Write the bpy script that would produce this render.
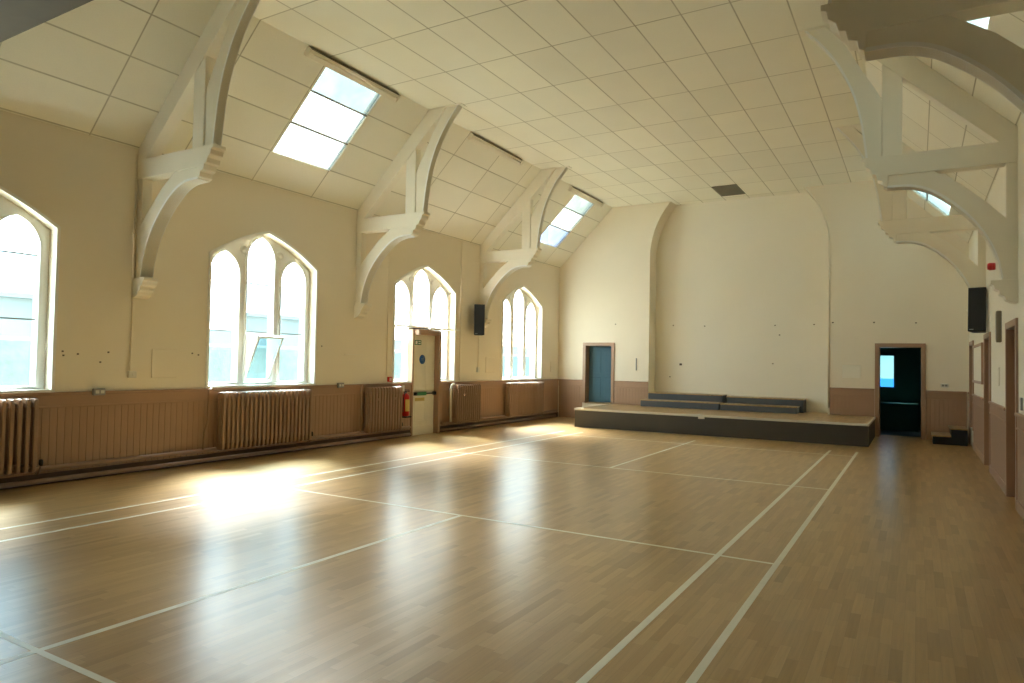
import bpy, bmesh, math, random
from mathutils import Vector, Matrix
random.seed(7)
for o in list(bpy.data.objects): bpy.data.objects.remove(o)
SC = bpy.context.scene
COL = SC.collection
PI = math.pi

# ------------------------------------------------------------------ camera, world, sun, exposure
FPX, YAW, PITCH, ROLL = 688.3, 0.532, 0.0302, 0.018
CAM = Vector((0.967, -7.846, 1.574))
Fv = Vector((-math.sin(YAW)*math.cos(PITCH), math.cos(YAW)*math.cos(PITCH), math.sin(PITCH)))
Rv = Vector((math.cos(YAW), math.sin(YAW), 0)); Uv = Rv.cross(Fv)
R2 = Rv*math.cos(ROLL)+Uv*math.sin(ROLL); U2 = -Rv*math.sin(ROLL)+Uv*math.cos(ROLL)
cd = bpy.data.cameras.new('camera'); cam = bpy.data.objects.new('camera', cd); COL.objects.link(cam)
cd.sensor_width = 36; cd.lens = FPX*36/1024; cd.clip_start = 0.05; cd.clip_end = 300
M4 = Matrix((R2, U2, -Fv)).transposed().to_4x4(); M4.translation = CAM
cam.matrix_world = M4
SC.camera = cam

vs = SC.view_settings
SC.display_settings.display_device = 'sRGB'
vs.view_transform = 'Standard'; vs.look = 'None'; vs.gamma = 1; vs.use_curve_mapping = False
vs.exposure = 1.50
SKY = 3.5
SUN = 38.0
w = bpy.data.worlds.new('sky'); SC.world = w; w.use_nodes = True
wn = w.node_tree.nodes; wl = w.node_tree.links
bg = wn['Background']; bg.inputs['Strength'].default_value = SKY
tc = wn.new('ShaderNodeTexCoord'); sp = wn.new('ShaderNodeSeparateXYZ'); rp = wn.new('ShaderNodeValToRGB')
wl.new(tc.outputs['Generated'], sp.inputs[0]); wl.new(sp.outputs['Z'], rp.inputs[0]); wl.new(rp.outputs[0], bg.inputs['Color'])
rp.color_ramp.elements[0].position = 0.0; rp.color_ramp.elements[0].color = (0.58, 0.79, 0.92, 1)
rp.color_ramp.elements[1].position = 0.55; rp.color_ramp.elements[1].color = (0.74, 0.89, 1.0, 1)
sd = bpy.data.lights.new('sun', 'SUN'); sun = bpy.data.objects.new('sun', sd); COL.objects.link(sun)
sd.energy = SUN; sd.angle = math.radians(28); sd.color = (1.0, 0.96, 0.90)
sun.rotation_euler = Vector((0.80, -0.66, -1.05)).to_track_quat('-Z', 'Y').to_euler()
sun.location = (-14, 6, 12)
SC.cycles.max_bounces = 14; SC.cycles.diffuse_bounces = 8; SC.cycles.glossy_bounces = 5
SC.cycles.transparent_max_bounces = 16; SC.cycles.transmission_bounces = 6
SC.cycles.use_denoising = True; SC.cycles.use_adaptive_sampling = False
SC.cycles.sample_clamp_indirect = 12
SC.cycles.caustics_reflective = False; SC.cycles.caustics_refractive = False

def portal(x, y, z, sx, sy, rot):
    a = bpy.data.lights.new('sky_portal', 'AREA'); a.shape = 'RECTANGLE'; a.size = sx; a.size_y = sy; a.cycles.is_portal = True
    o = bpy.data.objects.new('sky_portal', a); COL.objects.link(o); o.location = (x, y, z); o.rotation_euler = rot
for yc in (-4.44, -0.25, 3.97, 8.20): portal(-8.50, yc, 2.35, 2.5, 2.2, (0, -PI/2, 0))
for yc in (0.05, 8.71):
    portal(-7.35, yc, 5.55, 1.7, 1.3, (0, -PI/4, 0)); portal(1.16, yc, 5.55, 1.7, 1.3, (0, PI/4, 0))

# ------------------------------------------------------------------ dimensions of the hall
XL, XR = -8.15, 1.96
YF, YN = 10.35, -9.6
ZE, ZC = 4.38, 6.03
SLP = ZC-ZE
XMID = (XL+XR)/2
TRY = (-2.37, 1.87, 6.12)           # truss centre lines

# ------------------------------------------------------------------ materials
def lin(c):
    return tuple((x/255/12.92 if x/255 <= 0.04045 else ((x/255+0.055)/1.055)**2.4) for x in c)
def mat(name, rgb, rough=0.6, metal=0.0, var=0.05, scale=3.0, bump=0.0, bscale=60, spec=0.5, coat=0.0):
    m = bpy.data.materials.new(name); m.use_nodes = True
    n = m.node_tree.nodes; l = m.node_tree.links; b = n['Principled BSDF']
    b.inputs['Roughness'].default_value = rough; b.inputs['Metallic'].default_value = metal
    b.inputs['Specular IOR Level'].default_value = spec; b.inputs['Coat Weight'].default_value = coat
    t = n.new('ShaderNodeTexCoord'); nz = n.new('ShaderNodeTexNoise'); nz.inputs['Scale'].default_value = scale
    nz.inputs['Detail'].default_value = 5
    l.new(t.outputs['Object'], nz.inputs['Vector'])
    mx = n.new('ShaderNodeMix'); mx.data_type = 'RGBA'
    a = [max(0, c*(1-var*1.6)) for c in rgb]; c2 = [min(1, c*(1+var)) for c in rgb]
    mx.inputs[6].default_value = (*a, 1); mx.inputs[7].default_value = (*c2, 1)
    l.new(nz.outputs['Fac'], mx.inputs[0]); l.new(mx.outputs[2], b.inputs['Base Color'])
    if bump:
        nb = n.new('ShaderNodeTexNoise'); nb.inputs['Scale'].default_value = bscale; nb.inputs['Detail'].default_value = 3
        bp = n.new('ShaderNodeBump'); bp.inputs['Strength'].default_value = bump; bp.inputs['Distance'].default_value = 0.01
        l.new(t.outputs['Object'], nb.inputs['Vector']); l.new(nb.outputs['Fac'], bp.inputs['Height']); l.new(bp.outputs[0], b.inputs['Normal'])
    return m
M = {}
M['wall'] = mat('cream_wall_paint', (0.87, 0.80, 0.655), 0.75, var=0.035, scale=0.9, bump=0.12, bscale=35)
M['wall_pale'] = mat('pale_plaster', (0.89, 0.85, 0.73), 0.75, var=0.03, scale=0.8, bump=0.08, bscale=25)
M['timber'] = mat('cream_gloss_timber', (0.88, 0.83, 0.70), 0.5, var=0.04, scale=2, bump=0.05, bscale=30)
M['white'] = mat('white_gloss_paint', (0.92, 0.91, 0.87), 0.4, var=0.03, scale=4)
M['tan'] = mat('tan_wainscot_paint', (0.40, 0.25, 0.158), 0.38, var=0.07, scale=1.6, bump=0.04)
M['rad'] = mat('radiator_tan_paint', (0.345, 0.22, 0.145), 0.38, var=0.08, scale=5)
M['door_paint'] = mat('cream_door_paint', (0.82, 0.79, 0.66), 0.45, var=0.05, scale=5)
M['black'] = mat('black_plastic', (0.012, 0.013, 0.015), 0.5, var=0.1)
M['dark_face'] = mat('stage_front_paint', (0.060, 0.050, 0.036), 0.55, var=0.15, scale=2.5)
M['slate'] = mat('slate_riser_paint', (0.075, 0.085, 0.10), 0.55, var=0.1, scale=3)
M['edge'] = mat('pale_edge_tape', (0.62, 0.60, 0.52), 0.5, var=0.05)
M['red'] = mat('red_enamel', (0.55, 0.012, 0.012), 0.3, var=0.05)
M['green'] = mat('green_sign', (0.015, 0.22, 0.09), 0.4, var=0.05)
M['blue'] = mat('blue_sign', (0.015, 0.10, 0.34), 0.4, var=0.05)
M['yellow'] = mat('yellow_label', (0.65, 0.5, 0.15), 0.5, var=0.1, scale=30)
M['metal'] = mat('grey_metal', (0.35, 0.35, 0.33), 0.35, metal=0.6, var=0.1, scale=12)
M['plastic'] = mat('white_plastic', (0.75, 0.73, 0.66), 0.4, var=0.03)
M['teal_door'] = mat('blue_door_paint', (0.085, 0.205, 0.30), 0.5, var=0.06, scale=2)
M['dark_room'] = mat('dark_green_wall', (0.07, 0.17, 0.145), 0.8, var=0.1)
M['dark_floor'] = mat('dark_purple_lino', (0.05, 0.045, 0.06), 0.3, var=0.1)
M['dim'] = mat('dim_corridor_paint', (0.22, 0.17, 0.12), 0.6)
M['dusty'] = mat('dusty_brown', (0.10, 0.07, 0.045), 0.7, var=0.2, scale=20)
M['vent'] = mat('vent_grille_paint', (0.22, 0.19, 0.13), 0.6, var=0.1)
M['beam'] = mat('brown_timber_beam', (0.11, 0.085, 0.06), 0.6, var=0.2, scale=5)
M['line'] = mat('court_line_paint', (0.86, 0.86, 0.76), 0.35, var=0.06, scale=8)
M['skirt'] = mat('dark_brown_skirting', (0.10, 0.062, 0.038), 0.55, var=0.1)  # left skirting darkened: shade behind the heating pipes put into its colour
M['ground'] = mat('outdoor_ground', (0.20, 0.22, 0.15), 0.9, var=0.2, scale=1)
M['hedge'] = mat('hedge_leaves', (0.12, 0.165, 0.165), 0.9, var=0.4, scale=6, bump=0.8, bscale=12)
M['far_wall'] = mat('outdoor_pale_render', (0.26, 0.30, 0.32), 0.9, var=0.05, scale=0.4)
M['cover'] = mat('teal_roller_blind', (0.30, 0.55, 0.55), 0.6)

def nd(m): return m.node_tree.nodes, m.node_tree.links
def math_n(n, l, op, a, b=None):
    k = n.new('ShaderNodeMath'); k.operation = op
    for i, v in enumerate((a, b)):
        if v is None: continue
        if isinstance(v, (int, float)): k.inputs[i].default_value = v
        else: l.new(v, k.inputs[i])
    return k.outputs[0]

def floor_mat():
    m = bpy.data.materials.new('beech_strip_floor'); m.use_nodes = True; n, l = nd(m); b = n['Principled BSDF']
    t = n.new('ShaderNodeTexCoord'); s = n.new('ShaderNodeSeparateXYZ'); l.new(t.outputs['Object'], s.inputs[0])
    W, L = 0.060, 0.46
    row = math_n(n, l, 'FLOOR', math_n(n, l, 'DIVIDE', s.outputs['X'], W))
    wn1 = n.new('ShaderNodeTexWhiteNoise'); wn1.noise_dimensions = '1D'; l.new(row, wn1.inputs['W'])
    u = math_n(n, l, 'ADD', math_n(n, l, 'DIVIDE', s.outputs['Y'], L), math_n(n, l, 'MULTIPLY', wn1.outputs['Value'], 9.0))
    cell = math_n(n, l, 'FLOOR', u)
    cb = n.new('ShaderNodeCombineXYZ'); l.new(row, cb.inputs[0]); l.new(cell, cb.inputs[1])
    wn2 = n.new('ShaderNodeTexWhiteNoise'); wn2.noise_dimensions = '2D'; l.new(cb.outputs[0], wn2.inputs['Vector'])
    cr = n.new('ShaderNodeValToRGB'); e = cr.color_ramp.elements
    e[0].position = 0.0; e[0].color = (0.37, 0.24, 0.105, 1)
    e[1].position = 1.0; e[1].color = (0.54, 0.375, 0.19, 1)
    for p, c in ((0.10, (0.43, 0.28, 0.13, 1)), (0.5, (0.475, 0.315, 0.152, 1)), (0.85, (0.52, 0.355, 0.178, 1))):
        x = e.new(p); x.color = c
    l.new(wn2.outputs['Value'], cr.inputs[0])
    # grain
    mp = n.new('ShaderNodeMapping'); mp.inputs['Scale'].default_value = (60, 2.5, 1); l.new(t.outputs['Object'], mp.inputs[0])
    g = n.new('ShaderNodeTexNoise'); g.inputs['Scale'].default_value = 1.0; g.inputs['Detail'].default_value = 4; l.new(mp.outputs[0], g.inputs['Vector'])
    big = n.new('ShaderNodeTexNoise'); big.inputs['Scale'].default_value = 0.6; l.new(t.outputs['Object'], big.inputs['Vector'])
    gm = n.new('ShaderNodeMix'); gm.data_type = 'RGBA'; gm.blend_type = 'MULTIPLY'; gm.inputs[0].default_value = 0.35
    l.new(cr.outputs[0], gm.inputs[6]); l.new(g.outputs['Fac'], gm.inputs[7])
    # gaps
    fr = math_n(n, l, 'FRACT', math_n(n, l, 'DIVIDE', s.outputs['X'], W))
    ga = math_n(n, l, 'LESS_THAN', fr, 0.02)
    fu = math_n(n, l, 'LESS_THAN', math_n(n, l, 'FRACT', u), 0.004)
    gap = math_n(n, l, 'MULTIPLY', math_n(n, l, 'MAXIMUM', ga, fu), 0.45)
    gx = n.new('ShaderNodeMix'); gx.data_type = 'RGBA'; l.new(gap, gx.inputs[0]); l.new(gm.outputs[2], gx.inputs[6]); gx.inputs[7].default_value = (0.12, 0.07, 0.035, 1)
    hs = n.new('ShaderNodeHueSaturation'); hs.inputs['Saturation'].default_value = 1.10; hs.inputs['Value'].default_value = 1.13
    l.new(gx.outputs[2], hs.inputs['Color']); l.new(hs.outputs[0], b.inputs['Base Color'])
    b.inputs['Roughness'].default_value = 0.28
    b.inputs['Specular IOR Level'].default_value = 0.85
    return m
M['floor'] = floor_mat()

def tile_mat(name, base, joint, u0=0.0, v0=0.0, W=1.243, H=0.613):
    """square-edged ceiling tiles, driven by metric UVs"""
    m = bpy.data.materials.new(name); m.use_nodes = True; n, l = nd(m); b = n['Principled BSDF']
    uv = n.new('ShaderNodeUVMap'); s = n.new('ShaderNodeSeparateXYZ'); l.new(uv.outputs[0], s.inputs[0])
    t = n.new('ShaderNodeTexCoord')
    u = math_n(n, l, 'DIVIDE', math_n(n, l, 'SUBTRACT', s.outputs[0], u0), W)
    v = math_n(n, l, 'DIVIDE', math_n(n, l, 'SUBTRACT', s.outputs[1], v0), H)
    cb = n.new('ShaderNodeCombineXYZ'); l.new(math_n(n, l, 'FLOOR', u), cb.inputs[0]); l.new(math_n(n, l, 'FLOOR', v), cb.inputs[1])
    wn2 = n.new('ShaderNodeTexWhiteNoise'); wn2.noise_dimensions = '2D'; l.new(cb.outputs[0], wn2.inputs['Vector'])
    fu = math_n(n, l, 'MULTIPLY', math_n(n, l, 'PINGPONG', u, 0.5), W)
    fv = math_n(n, l, 'MULTIPLY', math_n(n, l, 'PINGPONG', v, 0.5), H)
    dd = math_n(n, l, 'MINIMUM', fu, fv)
    mr = n.new('ShaderNodeMapRange'); mr.inputs[1].default_value = 0.004; mr.inputs[2].default_value = 0.013; mr.inputs[3].default_value = 1; mr.inputs[4].default_value = 0
    l.new(dd, mr.inputs[0])
    nz = n.new('ShaderNodeTexNoise'); nz.inputs['Scale'].default_value = 1.3; nz.inputs['Detail'].default_value = 6; l.new(t.outputs['Object'], nz.inputs['Vector'])
    fine = n.new('ShaderNodeTexNoise'); fine.inputs['Scale'].default_value = 70; fine.inputs['Detail'].default_value = 2; l.new(t.outputs['Object'], fine.inputs['Vector'])
    k = math_n(n, l, 'ADD', 0.86, math_n(n, l, 'MULTIPLY', wn2.outputs['Value'], 0.07))
    k = math_n(n, l, 'ADD', k, math_n(n, l, 'MULTIPLY', nz.outputs['Fac'], 0.07))
    k = math_n(n, l, 'ADD', k, math_n(n, l, 'MULTIPLY', fine.outputs['Fac'], 0.08))
    vm = n.new('ShaderNodeVectorMath'); vm.operation = 'SCALE'; vm.inputs[0].default_value = base; l.new(k, vm.inputs['Scale'])
    jm = math_n(n, l, 'MULTIPLY', mr.outputs[0], math_n(n, l, 'ADD', 0.35, math_n(n, l, 'MULTIPLY', nz.outputs['Fac'], 0.8)))
    gx = n.new('ShaderNodeMix'); gx.data_type = 'RGBA'; l.new(jm, gx.inputs[0]); l.new(vm.outputs[0], gx.inputs[6]); gx.inputs[7].default_value = (*joint, 1)
    l.new(gx.outputs[2], b.inputs['Base Color']); b.inputs['Roughness'].default_value = 0.85
    bp = n.new('ShaderNodeBump'); bp.inputs['Strength'].default_value = 0.25; bp.inputs['Distance'].default_value = 0.006
    hh = math_n(n, l, 'SUBTRACT', math_n(n, l, 'MULTIPLY', fine.outputs['Fac'], 0.5), mr.outputs[0])
    l.new(hh, bp.inputs['Height']); l.new(bp.outputs[0], b.inputs['Normal'])
    return m
TILE = (0.90, 0.87, 0.735)
M['tile'] = tile_mat('ceiling_tiles', TILE, (0.36, 0.32, 0.22), u0=-0.61, v0=-1.62)
M['tile_slope'] = tile_mat('sloping_ceiling_tiles', TILE, (0.38, 0.34, 0.23), u0=-0.61, v0=0.608-0.585, H=0.585)

def glass_mat(name, tint, tr, transl=(0.9, 0.95, 0.95), gl=0.06):
    m = bpy.data.materials.new(name); m.use_nodes = True; n, l = nd(m)
    for x in list(n): n.remove(x)
    out = n.new('ShaderNodeOutputMaterial'); a = n.new('ShaderNodeBsdfTransparent'); a.inputs[0].default_value = (*tint, 1)
    b = n.new('ShaderNodeBsdfTranslucent'); b.inputs[0].default_value = (*transl, 1)
    c = n.new('ShaderNodeBsdfGlossy'); c.inputs['Roughness'].default_value = 0.15; c.inputs[0].default_value = (0.8, 0.8, 0.8, 1)
    m1 = n.new('ShaderNodeMixShader'); m1.inputs[0].default_value = tr
    m2 = n.new('ShaderNodeMixShader'); m2.inputs[0].default_value = gl
    t = n.new('ShaderNodeTexCoord'); nz = n.new('ShaderNodeTexNoise'); nz.inputs['Scale'].default_value = 3.0; l.new(t.outputs['Object'], nz.inputs['Vector'])
    mr = n.new('ShaderNodeMapRange'); mr.inputs[3].default_value = tr-0.08; mr.inputs[4].default_value = tr+0.08; l.new(nz.outputs['Fac'], mr.inputs[0]); l.new(mr.outputs[0], m1.inputs[0])
    l.new(b.outputs[0], m1.inputs[1]); l.new(a.outputs[0], m1.inputs[2]); l.new(m1.outputs[0], m2.inputs[1]); l.new(c.outputs[0], m2.inputs[2]); l.new(m2.outputs[0], out.inputs[0])
    return m
M['glass'] = glass_mat('obscured_glass', (0.90, 0.96, 0.96), 0.72, transl=(0.85, 0.90, 0.90), gl=0.03)
M['glass_tint'] = glass_mat('obscured_glass_lower', (0.47, 0.60, 0.64), 0.88, transl=(0.10, 0.13, 0.13), gl=0.03)
M['glass_mid'] = glass_mat('obscured_glass_middle', (0.36, 0.46, 0.48), 0.88, transl=(0.10, 0.12, 0.12), gl=0.03)
M['glass_room'] = glass_mat('back_room_glass', (0.30, 0.40, 0.38), 0.9, transl=(0.1, 0.1, 0.1), gl=0.03)
M['skyl'] = glass_mat('skylight_panel', (0.8, 0.95, 0.95), 0.08, transl=(0.015, 0.019, 0.018))
M['blue_glass'] = glass_mat('back_room_blue_glass', (0.10, 0.30, 0.50), 0.9, transl=(0.1, 0.1, 0.1), gl=0.03)
M['skyl_teal'] = glass_mat('skylight_panel_teal', (0.40, 0.55, 0.53), 0.10, transl=(0.075, 0.095, 0.088))
M['skyl_pale'] = glass_mat('skylight_panel_white', (0.9, 0.97, 0.95), 0.08, transl=(0.045, 0.05, 0.046))
M['skyl_blue'] = glass_mat('skylight_panel_blue', (0.55, 0.75, 0.95), 0.08, transl=(0.018, 0.022, 0.034))

# ------------------------------------------------------------------ helpers
def tag(o, label=None, cat=None, group=None, kind=None):
    if label: o['label'] = label
    if cat: o['category'] = cat
    if group: o['group'] = group
    if kind: o['kind'] = kind
    return o
def empty(name, loc=(0, 0, 0), rz=0.0):
    o = bpy.data.objects.new(name, None); COL.objects.link(o); o.location = loc; o.rotation_euler = (0, 0, rz)
    o.empty_display_size = 0.1
    return o
class MB:
    """gathers shapes for one mesh"""
    def __init__(s): s.bm = bmesh.new()
    def box(s, x0, x1, y0, y1, z0, z1, bev=0.0, mx=None, seg=1):
        b = bmesh.new(); r = bmesh.ops.create_cube(b, size=1)
        for v in b.verts: v.co = Vector(((x0+x1)/2+v.co.x*(x1-x0), (y0+y1)/2+v.co.y*(y1-y0), (z0+z1)/2+v.co.z*(z1-z0)))
        if bev: bmesh.ops.bevel(b, geom=b.edges[:], offset=bev, segments=seg, profile=0.5, affect='EDGES')
        s._add(b, mx); return s
    def _add(s, b, mx=None):
        if mx is not None: b.transform(mx)
        me = bpy.data.meshes.new('t'); b.to_mesh(me); b.free(); s.bm.from_mesh(me); bpy.data.meshes.remove(me)
    def prism(s, pts, t0, t1, ax='y', bev=0.0, mx=None):
        """extrude a closed outline; ax = axis of thickness; pts are in the two other axes in xyz order"""
        b = bmesh.new()
        def P(p, t):
            return {'y': (p[0], t, p[1]), 'x': (t, p[0], p[1]), 'z': (p[0], p[1], t)}[ax]
        va = [b.verts.new(P(p, t0)) for p in pts]; vb = [b.verts.new(P(p, t1)) for p in pts]
        b.faces.new(va); b.faces.new(vb[::-1])
        k = len(pts)
        for i in range(k): b.faces.new((va[i], vb[i], vb[(i+1) % k], va[(i+1) % k]))
        bmesh.ops.recalc_face_normals(b, faces=b.faces[:])
        if bev:
            es = [e for e in b.edges if (len(e.link_faces) == 2 and e.calc_face_angle(0) > 0.5)]
            bmesh.ops.bevel(b, geom=es, offset=bev, segments=1, profile=0.5, affect='EDGES')
        s._add(b, mx); return s
    def tube(s, pts, r, seg=10, caps=True):
        b = bmesh.new(); pts = [Vector(p) for p in pts]; rings = []
        for i, p in enumerate(pts):
            d = (pts[min(i+1, len(pts)-1)]-pts[max(i-1, 0)]).normalized()
            q = d.to_track_quat('Z', 'Y')
            rings.append([b.verts.new(p+q @ Vector((math.cos(2*PI*k/seg)*r, math.sin(2*PI*k/seg)*r, 0))) for k in range(seg)])
        for a, c in zip(rings[:-1], rings[1:]):
            for k in range(seg): b.faces.new((a[k], a[(k+1) % seg], c[(k+1) % seg], c[k]))
        if caps: b.faces.new(rings[0][::-1]); b.faces.new(rings[-1])
        for f in b.faces: f.smooth = len(f.verts) == 4
        s._add(b); return s
    def lathe(s, prof, seg=20, mx=None):
        """profile of (radius, height) about z"""
        b = bmesh.new(); rings = []
        for r, h in prof:
            rings.append([b.verts.new((math.cos(2*PI*k/seg)*max(r, 1e-4), math.sin(2*PI*k/seg)*max(r, 1e-4), h)) for k in range(seg)])
        for a, c in zip(rings[:-1], rings[1:]):
            for k in range(seg): b.faces.new((a[k], a[(k+1) % seg], c[(k+1) % seg], c[k])).smooth = True
        b.faces.new(rings[0][::-1]); b.faces.new(rings[-1])
        s._add(b, mx); return s
    def mesh(s, me):
        s.bm.from_mesh(me); return s
    def build(s, name, m, parent=None, smooth=False):
        me = bpy.data.meshes.new(name); s.bm.to_mesh(me); s.bm.free()
        me.materials.append(m)
        if smooth:
            for p in me.polygons: p.use_smooth = True
        o = bpy.data.objects.new(name, me); COL.objects.link(o)
        if parent: o.parent = parent
        return o
def flat_plate(outline, holes, t, org, ux, uy, bev=0.0):
    """filled outline with holes, thickness t from the plane along ux x uy; returns mesh with metric UVs"""
    cu = bpy.data.curves.new('c', 'CURVE'); cu.dimensions = '2D'; cu.fill_mode = 'FRONT' if t == 0 else 'BOTH'; cu.extrude = t/2-bev
    if bev: cu.bevel_depth = bev; cu.bevel_resolution = 1; cu.offset = -bev
    for ring in [outline]+list(holes):
        sp_ = cu.splines.new('POLY'); sp_.points.add(len(ring)-1); sp_.use_cyclic_u = True
        for i, p in enumerate(ring): sp_.points[i].co = (p[0], p[1], 0, 1)
    o = bpy.data.objects.new('c', cu); COL.objects.link(o)
    dg = bpy.context.evaluated_depsgraph_get(); dg.update()
    me = bpy.data.meshes.new_from_object(o.evaluated_get(dg))
    bpy.data.objects.remove(o); bpy.data.curves.remove(cu)
    uvl = me.uv_layers[0] if me.uv_layers else me.uv_layers.new(name='UVMap')
    for lp in me.loops: uvl.data[lp.index].uv = me.vertices[lp.vertex_index].co.xy
    ux = Vector(ux).normalized(); uy = Vector(uy).normalized(); nn = ux.cross(uy)
    mx = Matrix((ux, uy, nn)).transposed().to_4x4(); mx.translation = Vector(org)+nn*t/2
    me.transform(mx)
    return me
def plate_obj(name, m, outline, holes, t, org, ux, uy, parent=None, bev=0.0):
    me = flat_plate(outline, holes, t, org, ux, uy, bev); me.materials.clear(); me.materials.append(m)
    me.name = name
    o = bpy.data.objects.new(name, me); COL.objects.link(o)
    if parent: o.parent = parent
    return o
def rect(x0, x1, y0, y1): return [(x0, y0), (x1, y0), (x1, y1), (x0, y1)]
def copy_tree(o, parent=None):
    c = o.copy(); COL.objects.link(c); c.parent = parent
    for ch in [x for x in bpy.data.objects if x.parent == o and x.name in names_of(o)]: copy_tree(ch, c)
    return c
def names_of(o): return {x.name for x in o.children}

def lancet(c, hw, z0, zs, h, n=12):
    """pointed light: centre c, half width hw, sill z0, spring zs, arch height h"""
    r = (hw*hw+h*h)/(2*hw); pts = [(c-hw, z0), (c+hw, z0)]
    a1 = math.asin(h/r)
    for i in range(n+1):
        a = a1*i/n; pts.append((c+hw-r+r*math.cos(a), zs+r*math.sin(a)))
    for i in range(n-1, -1, -1):
        a = a1*i/n; pts.append((c-hw+r-r*math.cos(a), zs+r*math.sin(a)))
    return pts
def hood(c, hw, z0, zs, apex, n=10, bulge=0.055):
    pts = [(c-hw, z0), (c+hw, z0)]
    for i in range(n+1):
        t = i/n; x = c+hw*(1-t); z = zs+(apex-zs)*t+bulge*math.sin(PI*t); pts.append((x, z))
    for i in range(n-1, -1, -1):
        t = i/n; pts.append((c-hw*(1-t), zs+(apex-zs)*t+bulge*math.sin(PI*t)))
    return pts

# ------------------------------------------------------------------ floor and court lines
fl = MB().box(XL-0.4, XR+0.4, YN-0.3, YF+0.6, -0.2, 0).build('floor', M['floor']); tag(fl, kind='structure')
cl = MB()
def ln(x0, x1, y0, y1, h=0.0012): cl.box(x0, x1, y0, y1, -0.002, h)
LW = 0.023
for u in (0, -0.46, -5.64, -6.10): ln(u-LW, u+LW, -6.70, 6.66)
for v in (-5.92, -1.98, 1.98, 5.92): ln(-6.12, 0.02, v-LW*0.8, v+LW*0.8, 0.0008)
for v in (-6.70,): ln(-6.12, 0.02, v-LW, v+LW, 0.0008)
ln(-3.05-LW, -3.05+LW, 1.98, 6.63); ln(-3.05-LW, -3.05+LW, -6.70, -1.98)
cl.build('court_marking', M['line'], fl)['label'] = 'pale painted badminton court lines'

# ------------------------------------------------------------------ left wall with four traceried windows
WC = (-4.49, -0.25, 3.97, 8.19); HW = 1.045; SILL, SPR, APX = 1.13, 3.12, 3.60
TH = 0.34
holes = []
for i, c in enumerate(WC):
    if i == 2:
        h = hood(c, HW, SILL, SPR, APX)
        holes.append([h[0], (3.50, SILL), (3.50, 0.001), (4.36, 0.001), (4.36, SILL)]+h[1:])
    else: holes.append(hood(c, HW, SILL, SPR, APX))
o = plate_obj('wall_left', M['wall'], rect(YN, YF+0.6, -0.2, ZE+0.06), holes, TH, (XL, 0, 0), (0, -1, 0), (0, 0, 1)) if False else None
def L2(p): return [(-y, z) for y, z in p]
me_args = (rect(-(YF+0.6), -YN, -0.2, ZE+0.12), [L2(h) for h in holes], TH)
# plane axes (-y, z) give a normal pointing to -x (outwards)
wl_ = plate_obj('wall_left', M['wall'], *me_args, (XL, 0, 0), (0, -1, 0), (0, 0, 1)); tag(wl_, kind='structure')

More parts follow.
